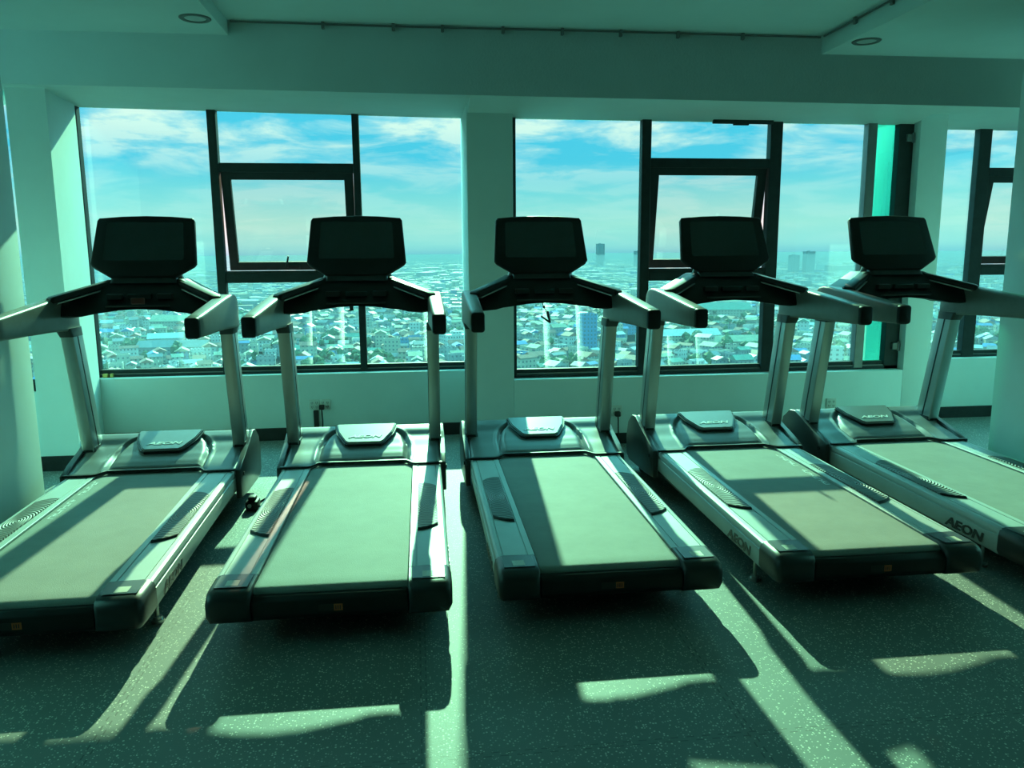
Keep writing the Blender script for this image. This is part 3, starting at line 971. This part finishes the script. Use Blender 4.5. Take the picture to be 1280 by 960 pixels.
# power lead with an inline switch lying between the first two machines
ld = empty('power_lead', (-.98, 4.62, 0))
bm = B(); box(bm, -.035, .035, -.05, .05, 0, .055, .012, 2); box(bm, -.022, .022, -.03, .03, .05, .078, .008, 2)
finish('adapter', bm, MAT['rubber'], ld)
bm = B(); disc(bm, (-.01, -.052, .03), .012, .006, 'y', 12)
finish('adapter_button', bm, MAT['chrome'], ld)
bm = B(); tube(bm, [(.03, .0, .012), (.10, -.03, .007), (.18, -.05, .007), (.26, -.05, .007), (.33, -.02, .007)], .007, 8)
finish('cord', bm, MAT['rubber'], ld)
bm = B(); tube(bm, [(.0, .05, .012), (.03, .15, .007), (.10, .24, .007), (.20, .27, .007), (.32, .26, .007)], .007, 8)
finish('cord', bm, MAT['rubber'], ld)
tag(ld, 'black power adapter and cords on the floor between the two left treadmills', 'power lead')

# ------------------------------------------------------------------ ceiling fittings
for x, y, z, lb in ((-1.26, 5.19, Z_LEFT, 'round recessed downlight in the left ceiling panel, switched off'), (2.99, 5.19, Z_RIGHT, 'round recessed downlight in the right ceiling panel, switched off')):
    o = empty('downlight', (x, y, z))
    bm = B()
    seg = 28
    prof = [(.060, 0.0), (.062, -.006), (.085, -.008), (.092, -.003), (.092, 0.0)]
    rings = [[(r * math.cos(2 * math.pi * k / seg), r * math.sin(2 * math.pi * k / seg), zz) for k in range(seg)] for r, zz in prof]
    loft(bm, rings, caps=False)
    finish('trim_ring', bm, MAT['frame_grey'], o)
    bm = B(); disc(bm, (0, 0, -.003), .061, .003, 'z', 28)
    finish('lens', bm, MAT['lens'], o)
    tag(o, lb, 'light', 'recessed downlights')

def conduit(name, pts, clips, label):
    o = empty(name, pts[0])
    p0 = Vector(pts[0])
    bm = B(); tube(bm, [Vector(p) - p0 for p in pts], .007, 8)
    finish('pipe', bm, MAT['frame_grey'], o)
    for c in clips:
        c = Vector(c) - p0
        bm = B(); box(bm, c.x - .010, c.x + .010, c.y - .014, c.y + .014, c.z - .026, c.z + .018, .003, 1)
        finish('pipe_clip', bm, MAT['frame_grey'], o)
    return tag(o, label, 'conduit', 'ceiling conduits')
xs = [-.55, -.10, .22, .62, 1.02, 1.42, 1.82, 2.28]
conduit('conduit', [(-1.13, 5.53, Z_MID - .012), (0.0, 5.532, Z_MID - .016), (1.4, 5.53, Z_MID - .012), (2.845, 5.53, Z_MID - .014)], [(x, 5.532, Z_MID - .018) for x in xs], 'thin conduit with clips along the top of the beam')
conduit('conduit', [(2.855, 5.50, Z_MID - .014), (2.853, 3.5, Z_MID - .014), (2.855, 1.5, Z_MID - .014)], [(2.853, y, Z_MID - .016) for y in (5.1, 4.7, 4.2, 3.7)], 'thin conduit along the edge of the right ceiling panel')

# ------------------------------------------------------------------ the city outside
GZ = -65.0
bm = B()
vv = [bm.verts.new(p) for p in ((-30000, 30, GZ), (30000, 30, GZ), (30000, 40000, GZ), (-30000, 40000, GZ))]
bm.faces.new(vv)
bmesh.ops.solidify(bm, geom=bm.faces[:], thickness=2.0)
struct('ground', bm, MAT['earth'], smooth=0, label='hazy plain the city stands on')

def house(bm, x, y, w, d, h, a, roof, mi_r, mi_w, g=GZ):
    ca, sa = math.cos(a), math.sin(a)
    def P(u, v, z): return (x + u * ca - v * sa, y + u * sa + v * ca, g + z)
    v0 = [bm.verts.new(P(u, v, -0.5)) for u, v in ((-w / 2, -d / 2), (w / 2, -d / 2), (w / 2, d / 2), (-w / 2, d / 2))]
    v1 = [bm.verts.new(P(u, v, h)) for u, v in ((-w / 2, -d / 2), (w / 2, -d / 2), (w / 2, d / 2), (-w / 2, d / 2))]
    for i in range(4):
        f = bm.faces.new((v0[i], v0[(i + 1) % 4], v1[(i + 1) % 4], v1[i])); f.material_index = mi_w
    f = bm.faces.new(list(reversed(v0))); f.material_index = mi_w
    if roof == 'gable':
        rh = min(w, d) * .28
        e = .6
        ea = [bm.verts.new(P(u, v, h - .1)) for u, v in ((-w / 2 - e, -d / 2 - e), (w / 2 + e, -d / 2 - e), (w / 2 + e, d / 2 + e), (-w / 2 - e, d / 2 + e))]
        f = bm.faces.new(v1); f.material_index = mi_w
        r0 = bm.verts.new(P(-w / 2 - e, 0, h + rh)); r1 = bm.verts.new(P(w / 2 + e, 0, h + rh))
        for q in ((ea[0], ea[1], r1, r0), (ea[2], ea[3], r0, r1), (ea[1], ea[2], r1), (ea[3], ea[0], r0), (ea[3], ea[2], ea[1], ea[0])):
            f = bm.faces.new(q); f.material_index = mi_r
    else:
        f = bm.faces.new(v1); f.material_index = mi_r
        p = .9
        w2, d2 = w / 2, d / 2
        for (ua, va, ub, vb) in ((-w2, -d2, w2, -d2 + .4), (-w2, d2 - .4, w2, d2), (-w2, -d2, -w2 + .4, d2), (w2 - .4, -d2, w2, d2)):
            c8 = [bm.verts.new(P(u, v, z)) for z in (h, h + p) for u, v in ((ua, va), (ub, va), (ub, vb), (ua, vb))]
            for q in ((0, 1, 5, 4), (1, 2, 6, 5), (2, 3, 7, 6), (3, 0, 4, 7), (4, 5, 6, 7)):
                f = bm.faces.new([c8[i] for i in q]); f.material_index = mi_w
        if w > 12:
            c8 = [bm.verts.new(P(u, v, z)) for z in (h, h + 2.6) for u, v in ((-w * .2, -d * .1), (w * .05, -d * .1), (w * .05, d * .2), (-w * .2, d * .2))]
            for q in ((0, 1, 5, 4), (1, 2, 6, 5), (2, 3, 7, 6), (3, 0, 4, 7), (4, 5, 6, 7)):
                f = bm.faces.new([c8[i] for i in q]); f.material_index = mi_w

def screen(p):
    d = Vector(p) - Vector((0, 0, CAM_H)); c = d.dot(fwd)
    return 640 + FPX * d.dot(rgt2) / c, 480 - FPX * d.dot(up2) / c
PANES = [(88, 262, 'far left pane of the left window'), (286, 446, 'middle pane of the left window'), (458, 580, 'right pane of the left window'), (647, 798, 'left pane of the right window'),
         (815, 955, 'middle pane of the right window'), (975, 1066, 'right pane of the right window'), (1186, 1240, 'window beyond the right pier')]
ALLM = [m for _, m in ROOFS] + WALLS
rnd = random.Random(11)
taken = []
LANDMARKS = [  # x, y, w, d, h, angle, roof material, wall material, name, label, category
    (699, 2983, 26, 26, 100, .1, 1, 2, 'tower_block', 'slim grey tower rising above the horizon right of the middle monitor', 'building'),
    (1062, 2150, 21, 26, 56, .0, 1, 2, 'tower_block', 'wide grey tower block on the skyline, left one of the hazy pair', 'building'),
    (1096, 2130, 24, 26, 66, .0, 1, 2, 'tower_block', 'taller grey tower block on the skyline, right one of the hazy pair', 'building'),
    (826, 2900, 30, 26, 72, .2, 1, 2, 'tower_block', 'faint short tower on the skyline beside the right window mullion', 'building'),
    (111, 505, 8.5, 10, 27, .1, 3, 3, 'tower_block', 'narrow blue slab imitating a pane reflection just above the sill behind the fourth treadmill', 'building'),  # added blue slab, stands in for an upright reflected in the pane
    (-178, 590, 23, 12, 9, .15, 2, 1, 'warehouse', 'white flat-roofed hall low in the far left pane', 'building'),
    (-164, 560, 46, 14, 6, -.08, 1, 2, 'warehouse', 'long grey shed near the sill in the far left pane', 'building'),
    (190, 560, 60, 15, 7, .05, 2, 0, 'warehouse', 'long pale warehouse roof low in the middle pane of the right window', 'building'),
    (215, 525, 55, 13, 6, .04, 4, 0, 'warehouse', 'long tan warehouse roof at the sill in the right window', 'building'),
    (300, 800, 90, 24, 8, -.18, 5, 0, 'warehouse', 'long green-roofed hall farther back in the right window', 'building'),
    (180, 640, 20, 14, 13, .1, 3, 3, 'apartment_block', 'bright blue block among the houses in the right window', 'building'),
    (-200, 760, 80, 18, 8, -.05, 4, 0, 'warehouse', 'long pale-roofed hall behind the houses in the far left pane', 'building'),
    (560, 740, 50, 16, 22, .3, 2, 1, 'apartment_block', 'white apartment block seen through the far right window', 'building'),
    (30, 560, 24, 16, 10, .3, 2, 1, 'warehouse', 'white hipped hall above the sill in the right pane of the left window', 'building'),
]
for x, y, w, d, h, a, rm, wm, nm, lb, ct in LANDMARKS:
    bm = B(); house(bm, 0, 0, w, d, h, a, 'flat' if h > 9.5 else 'gable', 0, 1, 0)
    o = finish(nm, bm, [ROOFS[rm][1], WALLS[wm]], smooth=0)
    o.location = (x, y, GZ)
    tag(o, lb, ct, 'landmark buildings of the city')
    taken.append((x, y, max(w, d) * .6))

cands = []
def scatter(y0, y1, step, sizes, heights, keep=1.0):
    y = y0
    while y < y1:
        st = step * rnd.uniform(.85, 1.15)
        x = -.95 * y + rnd.uniform(0, st)
        while x < 1.15 * y:
            if rnd.random() < keep:
                px, py = x + rnd.uniform(-.2, .2) * st, y + rnd.uniform(-.25, .25) * st
                if all((px - tx) ** 2 + (py - ty) ** 2 > (tr + 9) ** 2 for tx, ty, tr in taken):
                    district = noise.noise(Vector((px / 220, py / 220, 3.1)))
                    w = rnd.uniform(*sizes); d = rnd.uniform(*sizes) * .8
                    h = rnd.uniform(*heights) * (1.5 if rnd.random() < .08 else 1.0)
                    a = district * 1.6 + rnd.choice((0, math.pi / 2)) + rnd.uniform(-.08, .08)
                    ri = rnd.choices(range(6), (5 if district > -.1 else 2, 4, 3, 1.3, 2.5, 1))[0]
                    wi = rnd.choices(range(4), (4, 4, 2, .4))[0]
                    rf = 'flat' if (ri in (1, 2) and rnd.random() < .6) else 'gable'
                    cands.append((px, py, w, d, h, a, rf, ri, wi))
            x += st * rnd.uniform(.9, 1.25)
        y += st
scatter(420, 900, 12.5, (5.5, 11), (4, 8.5), .88)
near = sorted(cands, key=lambda c: c[1])
chosen, rest = [], []
for c in near:
    sx, sy = screen((c[0], c[1], GZ + c[4]))
    pane = next((p for p in PANES if p[0] < sx < p[1]), None)
    if pane and 330 < sy < 456 and len(chosen) < 285 and rnd.random() < .72:
        chosen.append((c, pane, sy))
    else:
        rest.append(c)
protos = {}
for c, pane, sy in chosen:
    x, y, w, d, h, a, rf, ri, wi = c
    key = (rf, ri, wi, round(w / 2), round(d / 2), round(h / 2))
    if key not in protos:
        bm = B(); house(bm, 0, 0, w, d, h, 0, rf, 0, 1, 0)
        o = finish('house' if rf == 'gable' else 'apartment_block', bm, [ROOFS[ri][1], WALLS[wi]], smooth=0)
        protos[key] = o
    else:
        o = protos[key].copy(); COL.objects.link(o)
    o.location = (x, y, GZ); o.rotation_euler = (0, 0, a)
    row = 'front rows' if sy > 428 else 'middle rows' if sy > 400 else 'back rows'
    what = ('%s-roofed city house' if rf == 'gable' else '%s flat-roofed city block') % ROOFS[ri][0]
    tag(o, 'small %s in the %s, %s' % (what, row, pane[2]), 'building', '%ss in the %s, %s' % (what, row, pane[2]))
cands = []
scatter(900, 2100, 24.0, (10, 24), (5, 12), .9)
scatter(2100, 6500, 75.0, (30, 75), (7, 20), .9)
bm = B()
for x, y, w, d, h, a, rf, ri, wi in rest + cands:
    if y > 900:
        ca, sa = math.cos(a), math.sin(a)
        q = [(x + u * ca - v * sa, y + u * sa + v * ca) for u, v in ((-w / 2, -d / 2), (w / 2, -d / 2), (w / 2, d / 2), (-w / 2, d / 2))]
        lo = [bm.verts.new((p[0], p[1], GZ)) for p in q]; hi = [bm.verts.new((p[0], p[1], GZ + h)) for p in q]
        for i in range(4):
            f = bm.faces.new((lo[i], lo[(i + 1) % 4], hi[(i + 1) % 4], hi[i])); f.material_index = 6 + wi
        f = bm.faces.new(hi); f.material_index = ri
    else:
        house(bm, x, y, w, d, h, a, rf, ri, 6 + wi)
o = finish('city_rooftops', bm, ALLM, smooth=0)
tag(o, 'endless low rooftops of the city reaching to the horizon', 'city', kind='stuff')

def tree_bm(bm, x, y, r, h, g):
    for k in range(4):
        a = rnd.uniform(0, 6.28); q = rnd.uniform(0, .5) * r
        m = Matrix.Translation((x + math.cos(a) * q, y + math.sin(a) * q, g + h * rnd.uniform(.55, .85))) @ Matrix.Scale(r * rnd.uniform(.5, .75), 4)
        ret = bmesh.ops.create_icosphere(bm, subdivisions=1, radius=1.0, matrix=m)
        for v in ret['verts']:
            v.co += Vector((rnd.uniform(-1, 1), rnd.uniform(-1, 1), rnd.uniform(-1, 1))) * r * .12
trees = []
for k in range(4000):
    y = rnd.uniform(430, 1500) if k % 2 else rnd.uniform(430, 900)
    x = rnd.uniform(-.9, 1.1) * y
    if noise.noise(Vector((x / 90, y / 90, 9.0))) > .12 or rnd.random() < .08:
        trees.append((x, y, rnd.uniform(2.5, 5.0), rnd.uniform(6, 11)))
trees.sort(key=lambda t: t[1])
tproto = None
nt_ = 0
rest_t = []
for x, y, r, h in trees:
    sx, sy = screen((x, y, GZ + h))
    pane = next((p for p in PANES if p[0] < sx < p[1]), None)
    if pane and sy < 456 and nt_ < 60 and rnd.random() < .5:
        if tproto is None:
            bm = B(); tree_bm(bm, 0, 0, 4.0, 9.0, 0); tube(bm, [(0, 0, -.3), (0, 0, 6)], .35, 6)
            tproto = o = finish('tree', bm, MAT['leaf'], smooth=20)
        else:
            o = tproto.copy(); COL.objects.link(o)
        k = r / 4.0
        o.location = (x, y, GZ); o.scale = (k, k, h / 9.0); o.rotation_euler = (0, 0, rnd.uniform(0, 6.28))
        tag(o, 'green tree among city houses seen in the %s' % pane[2], 'tree', 'city trees in the %s' % pane[2])
        nt_ += 1
    else:
        rest_t.append((x, y, r, h))
bm = B()
for x, y, r, h in rest_t[:1100]:
    tree_bm(bm, x, y, r, h, GZ)
tag(finish('city_greenery', bm, MAT['leaf'], smooth=20), 'scattered green treetops between the city houses', 'greenery', kind='stuff')

# low haze lying over the city
hz = bpy.data.materials.new('city_haze')
nt = nodes_of(hz)
out = nd(nt, 'ShaderNodeOutputMaterial')
vs_n = nd(nt, 'ShaderNodeVolumeScatter', inp={'Density': 0.00048, 'Anisotropy': 0.1})
vs_n.inputs['Color'].default_value = (0.25, 0.32, 0.37, 1)
va_n = nd(nt, 'ShaderNodeVolumeAbsorption', inp={'Density': 0.00048})
va_n.inputs['Color'].default_value = (0.25, 0.32, 0.37, 1)
ads = nd(nt, 'ShaderNodeAddShader')
nt.links.new(vs_n.outputs[0], ads.inputs[0]); nt.links.new(va_n.outputs[0], ads.inputs[1])
nt.links.new(ads.outputs[0], out.inputs['Volume'])
bm = B(); box(bm, -29000, 29000, 60, 39000, GZ + .2, -3.0)
tag(finish('haze', bm, hz, smooth=0), 'pale blue haze lying over the distant city', 'haze', kind='stuff')
